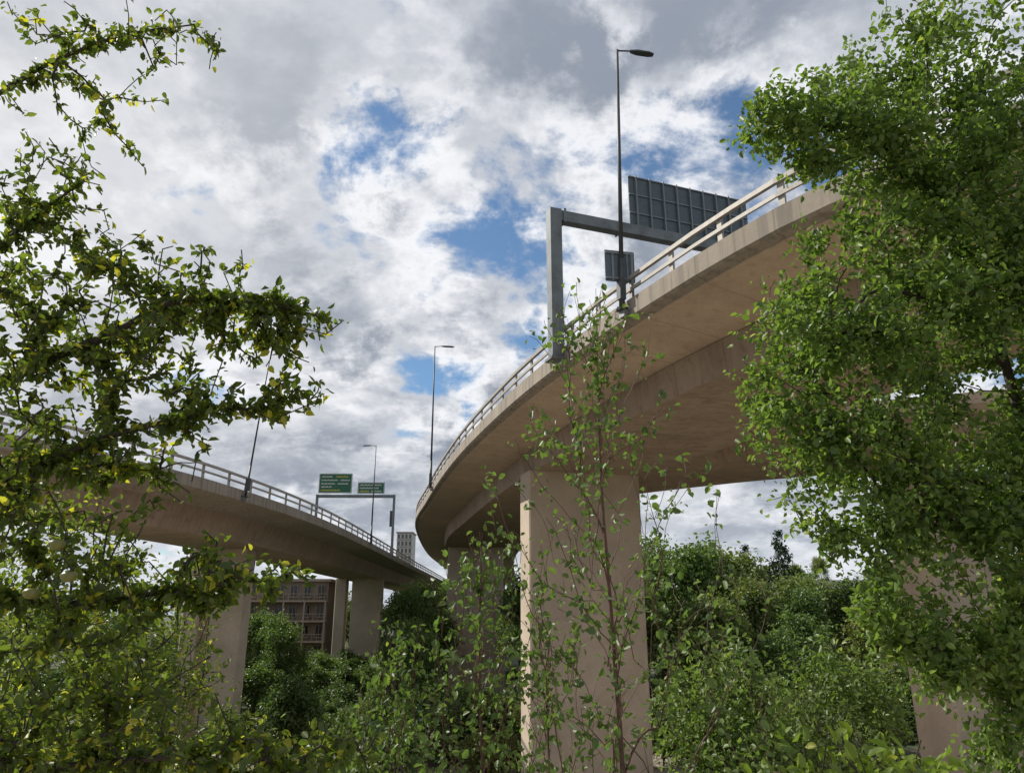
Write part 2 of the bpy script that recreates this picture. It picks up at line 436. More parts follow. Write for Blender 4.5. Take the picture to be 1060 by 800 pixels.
def sign_back(name, c, w, h, nribs, X_, lab, rows=(-.5, -.17, .17, .5), ribd=.12):
    e = empty(name, c)
    X_ = Vector(X_).normalized(); Y_ = Vector((-X_.y, X_.x, 0))
    mb = MB(); mb.box((0, 0, 0), (w, .05, h), X_); obj("panel", mb.mesh("panel", M_back), e)
    mb = MB()
    for i in range(nribs):
        x = (-.5 + (i + .5) / nribs) * w
        mb.box(X_ * x - Y_ * (.03 + ribd / 2), (.07, ribd, h - .02), X_)
    for z in rows:
        mb.box(Vector((0, 0, z * (h - .1))) - Y_ * .05, (w - .01, .05, .06), X_)
    obj("frame", mb.mesh("frame", M_rib), e)
    top(e, lab, "road sign")
    return e
sc = g0 + rv * 7.5 + tv * .42 + Vector((0, 0, 18.7))
sign_back("motorway_sign", sc, 6.8, 3.0, 9, rv, "large dark back of a ribbed road sign on the steel gantry")
p, t_, r_ = at_y(E, 25.2)
sp = Vector((p[0] - .22, p[1], 12.1))
sb = sign_back("small_road_sign", sp, 1.12, 1.22, 2, (.97, .2, 0), "small square sign back on a post at the railing", (-.45, .45), .03)
mb = MB(); mb.tube((0.42, -.12, .5), (0.42, -.12, -1.35), .045, .045, 10); obj("post", mb.mesh("post", M_galv, True), sb)

# ------------------------------------------------------------------ green signs on lower road
p, t_, r_ = at_y(Lp, 106)
rv = Vector((r_[0], r_[1], 0)).normalized(); tv = Vector((t_[0], t_[1], 0)).normalized()
h0 = Vector((p[0], p[1], 0)) - rv * .55
g2 = empty("far_sign_gantry", (h0.x, h0.y, 7.6))
def gl2(v): return Vector(v) - g2.location
for s_ in (0, -10.9):
    mb = MB(); mb.box(gl2(h0 + rv * s_ + Vector((0, 0, 11.9))), (.32, .32, 8.8), rv)
    mb.box(gl2(h0 + rv * s_ + Vector((0, 0, 7.45))), (.6, .6, .3), rv)
    obj("gantry_post", mb.mesh("gantry_post", M_gantry), g2)
mb = MB(); mb.box(gl2(h0 - rv * 5.45 + Vector((0, 0, 16.05))), (10.5, .3, .42), rv); obj("gantry_beam", mb.mesh("gantry_beam", M_gantry), g2)
mb = MB()
mb.box(gl2(h0 - rv * .35 + Vector((0, 0, 12.9))), (.3, .2, 2.2), rv); obj("matrix_box", mb.mesh("matrix_box", M_lamp), g2)
top(g2, "tall slim grey gantry holding two green direction signs", "sign gantry")
def green_sign(c, w, h, lines, lab):
    e = empty("green_direction_sign", c)
    mb = MB(); mb.box((0, 0, 0), (w, .08, h), rv); obj("panel", mb.mesh("panel", M_green), e)
    mb = MB(); f = -tv * .05
    for z in (-h / 2 + .08, h / 2 - .08): mb.box(f + Vector((0, 0, z)), (w - .1, .02, .06), rv)
    for x in (-w / 2 + .08, w / 2 - .08): mb.box(f + rv * x, (.06, .018, h - .23), rv)
    obj("border", mb.mesh("border", M_white), e)
    for (x0, z, wd, y_) in lines:
        mb = MB(); k = 0; x = x0
        while x < x0 + wd:
            hh = .22 if (k * 7 + int(wd * 10)) % 3 else .14
            mb.box(f + rv * (x + .05) + Vector((0, 0, z - (.22 - hh) / 2)), (.09, .02, hh), rv); x += .17; k += 1
        mb.box(f + rv * (x0 + wd / 2) + Vector((0, 0, z - .03)), (wd, .012, .05), rv)
        obj("route_number" if y_ else "lettering", mb.mesh("lettering", M_yellow if y_ else M_white), e)
    top(e, lab, "road sign"); return e
green_sign(h0 - rv * 8.4 - tv * .25 + Vector((0, 0, 17.85)), 4.7, 2.8,
           [(-2.0, .95, 1.5, 0), (.1, .95, 1.6, 1), (-2.0, .45, 2.3, 0), (.7, .45, 1.2, 0), (-2.0, -.05, 1.9, 0), (.3, -.05, 1.5, 0), (-2.0, -.5, 1.5, 0), (-2.0, -.98, 2.6, 1)],
           "large green direction sign with white lettering on gantry")
green_sign(h0 - rv * 3.3 - tv * .25 + Vector((0, 0, 17.2)), 3.8, 1.6,
           [(-1.6, .42, 1.8, 0), (.5, .42, 1.0, 0), (-1.6, -.02, 2.6, 0), (-1.6, -.46, 1.2, 1), (0, -.46, 1.4, 0)],
           "smaller shallow green direction sign with white lettering")

# ------------------------------------------------------------------ buildings
M_brick = concrete("brown_stone", (0.25, 0.195, 0.15), (0.12, 0.09, 0.07), 0.4)
M_glass = plain("dark_window_glass", (0.03, 0.035, 0.04), 0.15)
M_trim = plain("pale_trim", (0.36, 0.29, 0.23), 0.7)
M_tower = plain("pale_tower_render", (0.52, 0.52, 0.52), 0.8)
def building(name, cx, cy, w, d, z0, z1, floors, cols, mat, lab, balc=0.2):
    e = empty(name, (cx, cy, z0))
    H = z1 - z0
    mb = MB(); mb.box((0, 0, H / 2), (w, d, H)); obj("wall", mb.mesh("wall", mat), e)
    mb = MB(); mb.box((0, 0, H + .2), (w + .8, d + .8, .4)); obj("roof", mb.mesh("roof", M_trim), e)
    fh = H / floors
    for k in range(1, floors):
        mb = MB(); mb.box((0, -d / 2 - balc / 2 - .01, k * fh), (w + .3, balc, .25))
        if balc > .5:
            mb.box((0, -d / 2 - balc + .04, k * fh + 1.1), (w + .2, .06, .08))
            x = -w / 2
            while x <= w / 2: mb.box((x, -d / 2 - balc + .04, k * fh + .6), (.05, .05, .95)); x += .8
            for x in np.linspace(-w / 2, w / 2, 5): mb.box((float(x), -d / 2 - balc + .12, k * fh - fh / 2), (.22, .2, fh - .26))
        obj("balcony" if balc > .5 else "floor_band", mb.mesh("floor_band", M_trim), e)
    ww = w / cols * .5
    mb = MB(); mb.box((0, -.035, 0), (ww, .06, fh * .55)); gm = mb.mesh("window", M_glass)
    mb = MB()
    for x in (-ww / 2, 0, ww / 2): mb.box((x, -.09, 0), (.07, .05, fh * .55))
    mb.box((0, -.12, -fh * .29), (ww + .3, .22, .14)); fm = mb.mesh("frame", M_trim)
    for k in range(floors):
        for c_ in range(cols):
            wo = obj("window", gm, e, (-w / 2 + (c_ + .5) * w / cols, -d / 2, (k + .5) * fh))
            obj("frame", fm, wo)
    top(e, lab, "building"); return e
building("stone_building", -35.5, 128, 13, 12, -10, 5.0, 5, 6, M_brick, "brown building with balconies beyond the lower bridge", 1.5)
building("tower_block", -46.0, 330, 6.5, 12, -8, 33.5, 14, 4, M_tower, "pale tower block rising beyond the bridges")

# ------------------------------------------------------------------ valley road + cars
def street(path, w):
    P = catmull(path, 2.0); t, r, s = frames(P)
    V = []
    for i in range(len(P)):
        for o_ in (-w / 2, w / 2):
            q = P[i] + r[i] * o_; V.append((q[0], q[1], -9.85))
    F = [(2 * i, 2 * i + 1, 2 * i + 3, 2 * i + 2) for i in range(len(P) - 1)]
    ro = obj("road", mesh_np("road", V, F, M_asphalt)); top(ro, "asphalt street running below the bridges", "road", kind="structure")
    for sd in (-1, 1):
        a = sd * w / 2
        pv = sweep("pavement", np.hstack([P, np.zeros((len(P), 1))]), [(a, -10.2), (a, -9.73), (a + sd * 1.6, -9.73), (a + sd * 1.6, -10.2)][::1 if sd > 0 else -1], M_trim)
        top(pv, "pale kerbed pavement beside the street", "pavement", kind="structure")
    V = []; F = []
    for i in range(0, len(P) - 1, 2):
        b = len(V)
        for q, rr in ((P[i], r[i]), (P[i + 1], r[i + 1])):
            for o_ in (-.07, .07): V.append((q[0] + rr[0] * o_, q[1] + rr[1] * o_, -9.846))
        F.append((b, b + 1, b + 3, b + 2))
    mk = obj("road_marking", mesh_np("road_marking", V, F, M_white)); top(mk, "dashed white centre line on the street", "road marking", kind="structure")
    return P
P = street([(-80, 58), (-50, 64), (-30, 72), (-10, 84), (12, 92), (40, 97), (90, 100)], 6)
def car(loc, ang, col, lab):
    e = empty("parked_car", loc); e.rotation_euler = (0, 0, ang)
    mp = plain("car_paint_" + lab.split()[0], col, 0.25, 0.2, 0.05)
    prof = [(-2.1, .35), (-2.15, .8), (-1.9, .95), (-1.35, .98), (1.0, .98), (1.95, .82), (2.1, .6), (2.08, .35)]
    def ext(pr, w0):
        n = len(pr); vs = [(x, -w0, z) for x, z in pr] + [(x, w0, z) for x, z in pr]
        return vs, [tuple(range(n)), tuple(range(2 * n - 1, n - 1, -1))] + [(i, n + i, n + (i + 1) % n, (i + 1) % n) for i in range(n)]
    Q = [(0, 3, 2, 1), (4, 5, 6, 7), (0, 1, 5, 4), (1, 2, 6, 5), (2, 3, 7, 6), (3, 0, 4, 7)]
    mb = MB(); mb.add(*ext(prof, .86))
    mb.add([(-1.25, -.66, 1.43), (.35, -.66, 1.43), (.35, .66, 1.43), (-1.25, .66, 1.43), (-1.2, -.64, 1.47), (.3, -.64, 1.47), (.3, .64, 1.47), (-1.2, .64, 1.47)], Q)
    obj("body", mb.mesh("body", mp), e)
    mb = MB(); mb.add([(-1.75, -.80, .97), (1.05, -.80, .97), (1.05, .80, .97), (-1.75, .80, .97), (-1.25, -.66, 1.43), (.35, -.66, 1.43), (.35, .66, 1.43), (-1.25, .66, 1.43)], Q)
    obj("windows", mb.mesh("windows", M_glass), e)
    for x in (-1.3, 1.3):
        for y in (-.8, .8):
            w_ = MB(); w_.tube((x, y - .1, .32), (x, y + .1, .32), .32, .32, 18); wo = obj("wheel", w_.mesh("wheel", M_asphalt), e)
            w_ = MB(); w_.tube((x, y + math.copysign(.1, y), .32), (x, y + math.copysign(.12, y), .32), .19, .17, 14); obj("rim", w_.mesh("rim", M_galv), wo)
    top(e, lab, "car", "cars parked along the street"); return e
tt, rr, ss = frames(P)
for k, (sq, col, lab) in enumerate([(40, (.75, .75, .75), "white hatchback parked at the kerb"), (47, (.35, .03, .02), "red hatchback parked at the kerb"), (54, (.03, .06, .20), "blue hatchback parked at the kerb")]):
    i = int(np.argmin(abs(ss - sq))); q = P[i] - rr[i] * -2.0
    car((q[0], q[1], -9.85), math.atan2(tt[i][1], tt[i][0]), col, lab)

# ------------------------------------------------------------------ trees
def unit(a): return a / (np.linalg.norm(a, axis=-1, keepdims=True) + 1e-9)
def sample_blobs(blobs, n, shell=0.0):
    w = np.array([b[6] if len(b) > 6 else b[3] * b[4] * b[5] for b in blobs], float); w /= w.sum()
    k = rng.choice(len(blobs), n, p=w)
    d = unit(rng.normal(size=(n, 3))); r = rng.random(n) ** (1 / 3.0)
    if shell: r = shell + (1 - shell) * r
    B = np.array([b[:6] for b in blobs])[k]
    return B[:, :3] + d * r[:, None] * B[:, 3:6]
def clumped(blobs, nc, per, rad, shell=.3):
    C = sample_blobs(blobs, nc, shell)
    r = rad * rng.uniform(.6, 1.35, nc)
    T = np.repeat(C, per, 0) + unit(rng.normal(size=(nc * per, 3))) * (np.repeat(r, per) * rng.random(nc * per) ** .5)[:, None] * np.array([1, 1, .75])
    return T

def grow(trunk, targets, step=.15, lift=.3, jit=.08, tip_r=.003, expo=2.3):
    pos = []; par = []
    for pl in trunk:
        pts = catmull(pl, step) if len(pl) > 2 else np.array(pl, float)
        if not pos: base = -1
        else: base = int(np.argmin(np.linalg.norm(np.array(pos) - pts[0], axis=1)))
        for q in pts:
            pos.append(q); par.append(base); base = len(pos) - 1
    cap = len(pos) + 200 * len(targets)
    A = np.zeros((cap, 3)); A[:len(pos)] = pos; n = len(pos)
    par = par + [0] * (cap - n); tips = []
    a0 = np.array(pos)
    dm = np.array([np.min(np.linalg.norm(a0 - t, axis=1)) for t in targets])
    nskip = min(3, n - 1)
    for t in targets[np.argsort(dm)]:
        q = t.copy(); q[2] -= lift
        cost = np.linalg.norm(A[nskip:n] - q, axis=1)
        i = int(np.argmin(cost)) + nskip
        d = np.linalg.norm(t - A[i]); k = max(2, int(d / step))
        if n + k >= cap: break
        off = rng.normal(size=3) * jit * d; f = np.arange(1, k + 1) / k
        seg = A[i] + (t - A[i]) * f[:, None] + off * np.sin(f * math.pi)[:, None] + rng.normal(size=(k, 3)) * step * .07
        seg[:, 2] += 0.10 * d * np.sin(f * math.pi)
        for s_ in seg:
            A[n] = s_; par[n] = i; i = n; n += 1
        tips.append(i)
    par = np.array(par[:n]); A = A[:n]
    ar = np.zeros(n); ch = np.zeros(n, int)
    for i in range(n):
        if par[i] >= 0: ch[par[i]] += 1
    ar[ch == 0] = tip_r ** expo
    for i in range(n - 1, 0, -1):
        if par[i] >= 0: ar[par[i]] += ar[i]
    R = ar ** (1 / expo)
    return A, par, R, tips

def tube_mesh(A, par, R, sides=6):
    idx = np.where(par >= 0)[0]
    a = A[par[idx]]; b = A[idx]; d = unit(b - a)
    ref = np.where(np.abs(d[:, 2:3]) > .9, np.array([[1., 0, 0]]), np.array([[0, 0, 1.]]))
    u = unit(np.cross(d, ref)); w = np.cross(d, u)
    r1 = R[idx]; r0 = np.minimum(R[par[idx]], r1 * 1.25)
    ang = np.arange(sides) * 2 * math.pi / sides
    ring = np.cos(ang)[None, :, None] * u[:, None, :] + np.sin(ang)[None, :, None] * w[:, None, :]
    V = np.concatenate([a[:, None] + ring * r0[:, None, None], (b + d * (r1 * .3)[:, None])[:, None] + ring * r1[:, None, None]], 1)
    k = np.arange(sides); k2 = (k + 1) % sides
    f = np.stack([k, k2, sides + k2, sides + k], 1)
    F = (np.arange(len(idx)) * 2 * sides)[:, None, None] + f[None]
    return V.reshape(-1, 3), F.reshape(-1, 4)

def leaf_mesh(P, D, N, l, w, var):
    D = unit(D); S = unit(np.cross(D, N)); N = np.cross(S, D)
    n = len(P)
    out_ = [(0, 0), (.28, .42), (.66, .38), (1, 0), (.66, -.38), (.28, -.42)]
    V = np.zeros((n, 6, 3))
    for j, (a, b) in enumerate(out_):
        V[:, j] = P + D * (l * a)[:, None] + S * (w * b)[:, None] + N * (w * .22 * (abs(b) > 0) - l * .14 * a * a)[:, None]
    F = np.array([[0, 1, 2, 3], [0, 3, 4, 5]])[None] + (np.arange(n) * 6)[:, None, None]
    return V.reshape(-1, 3), F.reshape(-1, 4), np.repeat(var, 2)

def leaves_on(A, par, tips, per, spread, size, back, droop=.35, aspect=.62, upn=.8):
    Ps = []; Ds = []; Cv = []
    for t in tips:
        ch = [t]
        while len(ch) < back and par[ch[-1]] > 0: ch.append(par[ch[-1]])
        ch = np.array(ch); k = rng.poisson(per)
        if k == 0: continue
        f = rng.random(k) ** 1.3 * (len(ch) - 1); i = f.astype(int); i2 = np.minimum(i + 1, len(ch) - 1); ff = (f - i)[:, None]
        Ps.append(A[ch[i]] * (1 - ff) + A[ch[i2]] * ff)
        td = unit(A[ch[0]] - A[ch[-1]] + 1e-6); Ds.append(np.repeat(td[None], k, 0))
        Cv.append(np.full(k, rng.random()))
    P_ = np.concatenate(Ps); T = np.concatenate(Ds); n = len(P_); cv = np.concatenate(Cv)
    P_ = P_ + rng.normal(size=(n, 3)) * spread
    D = unit(T * .5 + unit(rng.normal(size=(n, 3))) * .9 + np.array([0, 0, -droop]))
    N = unit(rng.normal(size=(n, 3)) * .7 + np.array([0, 0, upn]))
    l = size * rng.uniform(.5, 1.3, n)
    return leaf_mesh(P_, D, N, l, l * aspect * rng.uniform(.85, 1.15, n), rng.random(n) * .65 + cv * .35)

def make_tree(name, trunk, targets, label, category, leaf, bark, per, size, spread, back=4, step=.15, lift=.3, tip_r=.003, expo=2.3, group=None, sides=6, jit=.08, droop=.35, aspect=.62):
    A, par, R, tips = grow(trunk, targets, step, lift, jit, tip_r, expo)
    e = empty(name, tuple(A[0])); L = A[0].copy()
    V, F = tube_mesh(A - L, par, R, sides)
    obj("trunk", mesh_np("trunk", V, F, bark, True), e)
    V, F, var = leaves_on(A - L, par, tips, per, spread, size, back, droop, aspect)
    obj("crown", mesh_np("crown", V, F, leaf, False, None, var), e)
    top(e, label, category, group)
    return e, A, par, tips

# --- apple tree beside the viewpoint
blobs = [(-2.75, 4.2, 3.72, .85, .5, .30, .09), (-3.0, 4.3, 2.95, .50, .5, .6, .08), (-2.7, 4.2, 2.4, .50, .5, .38, .06), (-2.2, 4.1, 1.72, .90, .6, .52, .36), (-2.9, 4.2, 1.7, .6, .6, .8, .17),
         (-1.35, 4.0, 1.62, .42, .3, .18, .07), (-1.4, 4.0, 1.2, .34, .3, .28, .06), (-2.5, 4.1, .85, .80, .6, .55, .30), (-2.3, 4.0, .05, .9, .7, .55, .32),
         (-1.4, 3.9, .2, .40, .3, .13, .07), (-2.1, 3.8, -.6, .9, .6, .4, .30), (-1.0, 3.8, -.65, .45, .3, .18, .08), (-2.6, 4.0, -1.2, 1.1, .7, .5, .10)]
tg = sample_blobs(blobs, 1080)
trunk = [[(-4.0, 4.6, -2.6), (-3.9, 4.5, -1.2), (-3.8, 4.5, .2), (-3.9, 4.5, 1.6), (-4.0, 4.4, 3.0), (-3.9, 4.4, 3.9)],
         [(-3.9, 4.5, .9), (-3.1, 4.3, 1.35), (-2.4, 4.1, 1.55), (-1.9, 4.0, 1.75), (-1.3, 4.0, 1.7)],
         [(-3.9, 4.5, 1.6), (-3.2, 4.2, 2.2), (-2.7, 4.1, 2.6)],
         [(-3.8, 4.5, -.2), (-3.0, 4.2, .1), (-2.3, 4.0, .05), (-1.7, 3.9, .12)],
         [(-3.8, 4.5, .1), (-3.0, 4.2, .6), (-2.3, 4.0, .9), (-1.6, 4.0, 1.1)],
         [(-3.9, 4.5, -1.0), (-3.1, 4.2, -.75), (-2.3, 3.9, -.7), (-1.5, 3.8, -.62)],
         [(-3.9, 4.4, 3.2), (-3.3, 4.3, 3.6), (-2.7, 4.2, 3.8), (-2.2, 4.2, 3.9)]]
ap, A, par, tips = make_tree("apple_tree", trunk, tg, "apple tree with dark leaves, some coloured as if backlit yellow, on crooked twigs", "tree", L_apple, M_bark, 20, .055, .022, back=9, step=.08, lift=.05, tip_r=.0033, expo=2.15, jit=.18)
M_apple = plain("apple_skin", (0.20, 0.20, 0.05), 0.4, 0, .5, 20)
prof = [(0, .30), (.25, .42), (.6, .40), (.92, .12), (1.0, -.1), (.85, -.5), (.5, -.82), (.2, -.86), (0, -.78)]
V = []; F = []; ns = 14
for (r_0, z_0) in prof:
    for k in range(ns): a = 2 * math.pi * k / ns; V.append((r_0 * math.cos(a) * .036, r_0 * math.sin(a) * .036, z_0 * .036))
for i in range(len(prof) - 1):
    for k in range(ns): F.append((i * ns + k, (i + 1) * ns + k, (i + 1) * ns + (k + 1) % ns, i * ns + (k + 1) % ns))
am = mesh_np("apple", V, F, M_apple, True)
cand = sorted([t for t in tips if A[t][1] < 3.95 and .1 < A[t][2] < 1.0 and -2.3 < A[t][0] < -1.6], key=lambda t: A[t][1])[:3]
for t in cand:
    obj("apple", am, ap, tuple(A[t] - A[0] + np.array([0, -.05, -.05])))

# --- dense broadleaf tree on the other side
blobs = [(4.0, 6.3, 4.75, 1.3, 1.0, .85), (2.95, 6.0, 4.35, .80, .6, .45, .55), (5.0, 6.5, 4.2, 1.0, 1.0, 1.0), (4.6, 6.4, 5.6, 1.2, 1, .6, .4), (4.0, 6.3, 3.5, .9, .8, .6, .5),
         (3.3, 6.2, 2.65, 1.0, .9, .95), (2.6, 6.0, 1.95, .70, .7, .75, .6), (2.9, 6.0, 1.05, .85, .7, .6, .65), (4.4, 6.4, 2.2, 1.1, 1.0, 1.3), (3.5, 6.1, .45, .85, .6, .42, .55), (4.3, 6.2, .0, .55, .6, .8, .5), (4.9, 6.8, .6, .8, .8, 1.5, .6), (3.0, 6.0, .1, .35, .4, .25, .08),
         (3.3, 6.0, -.1, .6, .5, .35, .34), (3.75, 6.1, -.45, .45, .5, .35, .22), (4.0, 6.2, -.95, .5, .5, .55, .36), (3.9, 6.2, 1.1, .9, .7, .7, .5), (5.0, 6.6, 3.0, .8, .9, 1.0, .6)]
tg = np.concatenate([clumped(blobs, 190, 6, .24, .3), sample_blobs(blobs, 1300, .1)])
trunk = [[(4.9, 7.0, -3.4), (4.85, 6.9, -1.5), (4.8, 6.8, .5), (4.7, 6.7, 2.0), (4.5, 6.6, 3.4), (4.3, 6.5, 4.8)],
         [(4.7, 6.7, 2.2), (4.0, 6.4, 2.7), (3.3, 6.2, 2.8), (2.8, 6.0, 2.3)], [(4.8, 6.8, .8), (4.1, 6.5, 1.1), (3.3, 6.1, 1.2)],
         [(4.8, 6.8, -.6), (4.3, 6.4, -.5), (3.7, 6.1, -.2)],
         [(4.5, 6.6, 3.5), (4.0, 6.4, 4.1), (3.3, 6.1, 4.4), (2.7, 6.0, 4.4)]]
make_tree("broadleaf_tree", trunk, tg, "dense leafy green tree with rounded glossy leaves", "tree", L_right, M_bark, 28, .066, .070, back=5, step=.12, lift=.12, tip_r=.0026, jit=.1, aspect=.7)

# --- saplings
def sapling(x, y, z0, z1, reach, n, lab, per=7, size=.055, lean=0.0, lo=.28):
    st = [(x, y, z0), (x + lean * .3 + .02, y, z0 * .6 + z1 * .4), (x + lean * .7 - .02, y, z0 * .25 + z1 * .75), (x + lean, y, z1)]
    tgs = []
    H = z1 - z0
    for _ in range(n):
        f = rng.uniform(lo, 1.0); z = z0 + H * f; th = rng.uniform(0, 2 * math.pi)
        L = reach * (1.08 - f) ** .7 * rng.uniform(.2, 1.15) + .03
        tgs.append((x + lean * f + math.cos(th) * L, y + math.sin(th) * L * .8, z + L * .2))
    return make_tree("birch_sapling", [st], np.array(tgs), lab, "sapling", L_birch, M_birch, per, size, .024, back=6, step=.07, lift=.25, tip_r=.0014, expo=2.0, jit=.07, droop=.75, aspect=.72)
sapling(.53, 4.0, -2.6, 1.82, 1.20, 340, "slender reddish birch sapling with sparse small leaves", 8, .045, -.04, .2)
sapling(-.12, 4.3, -2.7, .45, .85, 180, "short birch sapling with drooping leaves", 8, .045, -.05)
sapling(-.62, 4.5, -2.8, .0, .70, 170, "low birch sapling beside a taller one", 9, .046)
sapling(.22, 4.5, -2.8, .0, .75, 140, "low birch sapling beside a taller one", 8, .045)

# --- shrubs at near slope
def shrub(blobs_, n, root, lab, leaf, per, size, spread, step=.2, tip_r=.004, cat="shrub", aspect=.62):
    tg = sample_blobs(blobs_, n, .2)
    r = np.array(root, float); c0 = np.array(blobs_[0][:3])
    tr = [[tuple(r), tuple(r * .6 + c0 * .4 + np.array([.1, 0, 0])), tuple(r * .2 + c0 * .8), tuple(c0)]]
    return make_tree("shrub", tr, tg, lab, cat, leaf, M_bark, per, size, spread, back=5, step=step, lift=.15, tip_r=tip_r, aspect=aspect)
shrub([(1.55, 3.7, -.68, .36, .35, .18), (1.25, 3.7, -.80, .35, .3, .18), (1.9, 3.8, -.62, .22, .25, .14)], 75, (1.6, 3.8, -2.5), "broad leaved lime green shrub in sunlight", L_lime, 9, .08, .04, .1, .003)
shrub([(4.5, 17.5, -2.5, 1.5, 1.5, 1.9), (5.4, 17.8, -3.6, 1.7, 1.6, 1.7)], 300, (4.8, 17.5, -9), "rounded sunlit green bush on the slope", L_bush, 36, .15, .22, .4, .008, "bush")
shrub([(7.2, 19.5, -3.4, 1.5, 1.5, 1.7), (6.5, 19, -4.4, 1.5, 1.5, 1.5)], 260, (7, 19.5, -9.5), "olive green bush on the slope", L_bush2, 34, .14, .22, .4, .008, "bush")
shrub([(9.3, 23, -2.7, 1.9, 1.8, 2.0), (8.2, 23, -4.2, 2.2, 2.0, 2.0)], 320, (9, 23, -10.2), "wide green bush below the slip road", L_bush, 34, .18, .26, .45, .009, "bush")
shrub([(-3.0, 19, -4.2, 1.1, 1.3, 2.2), (-1.4, 18, -5.2, 1.2, 1.3, 1.5)], 240, (-2.4, 18.8, -9.5), "dark green bush growing up the slope", L_dark, 38, .15, .2, .4, .008, "bush")
shrub([(-5.0, 9, -2.0, 1.6, 1.3, 1.3), (-3.0, 8.6, -2.3, 1.4, 1.2, 1.1), (-1.6, 8.5, -2.5, 1.1, 1, .8), (-7.2, 9.5, -1.2, 1.6, 1.3, 1.6)], 560, (-4.5, 9, -5.6), "yellow green hedge bush beside the apple tree", L_hedge, 30, .07, .10, .25, .005, "bush")
shrub([(-6.3, 13, -.2, 1.4, 1.4, 1.4), (-8.3, 13.5, .7, 1.6, 1.4, 1.6), (-6, 13, -2.0, 1.8, 1.6, 1.6), (-4.4, 13, -2.6, 1.1, 1.2, 1.2)], 400, (-6.8, 13.2, -7.6), "small dark leafy tree on the slope", L_hedge, 30, .10, .16, .3, .006, "tree")

# --- woodland prototypes
def proto(kind, H, leaf, lab):
    if kind in ('broad', 'bush'):
        bl = []
        for _ in range(16):
            th = rng.uniform(0, 2 * math.pi)
            if kind == 'broad': z = rng.uniform(.32, .92) * H; rr_ = (1 - abs(z / H - .55) * 1.5) * H * .27; q = H * .12
            else: z = rng.uniform(.12, .85) * H; rr_ = (1 - z / H) ** .5 * H * .45 * rng.uniform(.3, 1); q = H * .16
            bl.append((math.cos(th) * rr_, math.sin(th) * rr_, z, q, q, q * .85))
        tg = sample_blobs(bl, 150, .55)
        b_ = kind == 'bush'
        return make_tree("woodland_bush" if b_ else "woodland_tree", [[(0, 0, -.5), (.1, 0, H * .25), (0, .1, H * .55), (0, 0, H * .85)]], tg, lab, "bush" if b_ else "tree", leaf, M_bark, 60, .26 if b_ else .40, .32 if b_ else .55, back=3, step=.8, lift=.5, tip_r=.012 if b_ else .02, group="bushes in the valley" if b_ else "woodland trees on the valley side")[0]
    tg = []
    for _ in range(210):
        f = 1 - rng.random() ** .6 * .88; th = rng.uniform(0, 2 * math.pi); L = (1 - f) * H * .30 * rng.uniform(.5, 1) + .03
        tg.append((math.cos(th) * L, math.sin(th) * L, f * H - L * .25))
    return make_tree("conifer_tree", [[(0, 0, -.5), (0.02, 0, H * .5), (0, 0, H)]], np.array(tg), lab, "tree", leaf, M_bark, 36, .30, .20, back=4, step=.5, lift=-.3, tip_r=.015, group="woodland trees on the valley side")[0]
protos = [proto('broad', 14, L_far1, "dark green broadleaf tree in the valley wood"), proto('broad', 12, L_far2, "lighter green broadleaf tree in the valley wood"),
          proto('broad', 16, L_far1, "tall dark broadleaf tree in the valley wood"), proto('conifer', 15, L_con, "dark pointed conifer among broadleaf trees"),
          proto('bush', 6, L_far1, "dark green bush filling the valley floor"), proto('bush', 6, L_far2, "light green bush filling the valley floor")]
HS = [14, 12, 16, 15, 6, 6]
def copy_tree(e):
    n_ = e.copy(); COL.objects.link(n_)
    for ch in e.children:
        c2 = ch.copy(); c2.parent = n_; COL.objects.link(c2)
    return n_
used = set()
def place(x, y, zt, k, wide=1.0):
    gz = float(ground_h(x, y)); s_ = max(.35, (zt - gz) / HS[k] * .98)
    e = protos[k]
    if k in used: e = copy_tree(e)
    else: used.add(k)
    e.location = (x, y, gz); e.scale = (s_ * wide, s_ * wide, s_); e.rotation_euler = (0, 0, rng.uniform(0, 6.28))
spots = [(17.5, 92, 9.2, 2), (22.5, 95, 9.0, 0), (27, 97, 7.0, 1), (14, 90, 5.0, 1), (27, 88, 3.5, 1), (33, 92, 3.5, 0), (39.5, 112, 12.0, 3), (35.0, 114, 10.0, 3), (38, 100, 4.0, 1), (44, 96, 4.5, 0), (31, 112, 7.5, 1), (46, 118, 6.5, 0), (55, 112, 6.0, 1),
         (12, 78, 2.0, 1), (19, 74, 1.0, 1), (26, 72, 0.5, 0), (33, 70, .5, 1), (15, 62, -1.6, 1), (22, 60, -2, 0), (40, 78, 2.0, 1), (50, 80, 3, 0),
         (3, 94, 4.5, 2), (8, 96, 5.5, 0), (-4, 112, 5.0, 2), (-9, 118, 4, 0), (1, 115, 6.5, 0), (-9.8, 72, -1.5, 0), (-9.5, 79, -.5, 2), (-11, 90, 3.0, 0), (-11, 100, 4, 2),
         (-31, 93, .5, 0), (-26.5, 90, 0, 2), (-35, 90, 1.5, 2), (-40, 100, 1, 2), (-48, 96, 2, 0), (-58, 98, 3, 2), (-12, 126, 5, 2), (-15, 140, 4, 0), (-28, 138, 3, 2), (-24, 140, 2, 0), (-33, 150, 5, 2)]
for s_ in spots: place(*s_)
for _ in range(60):
    y = rng.uniform(125, 330); x = rng.uniform(-.12, .75) * y
    gz = float(ground_h(x, y))
    place(x, y, gz + rng.uniform(9, 13), int(rng.choice([0, 1, 2, 1, 0, 1])))
for _ in range(26):
    y = rng.uniform(150, 320); x = rng.uniform(-.85, -.15) * y
    place(x, y, float(ground_h(x, y)) + rng.uniform(9, 13), int(rng.choice([0, 1, 2])))
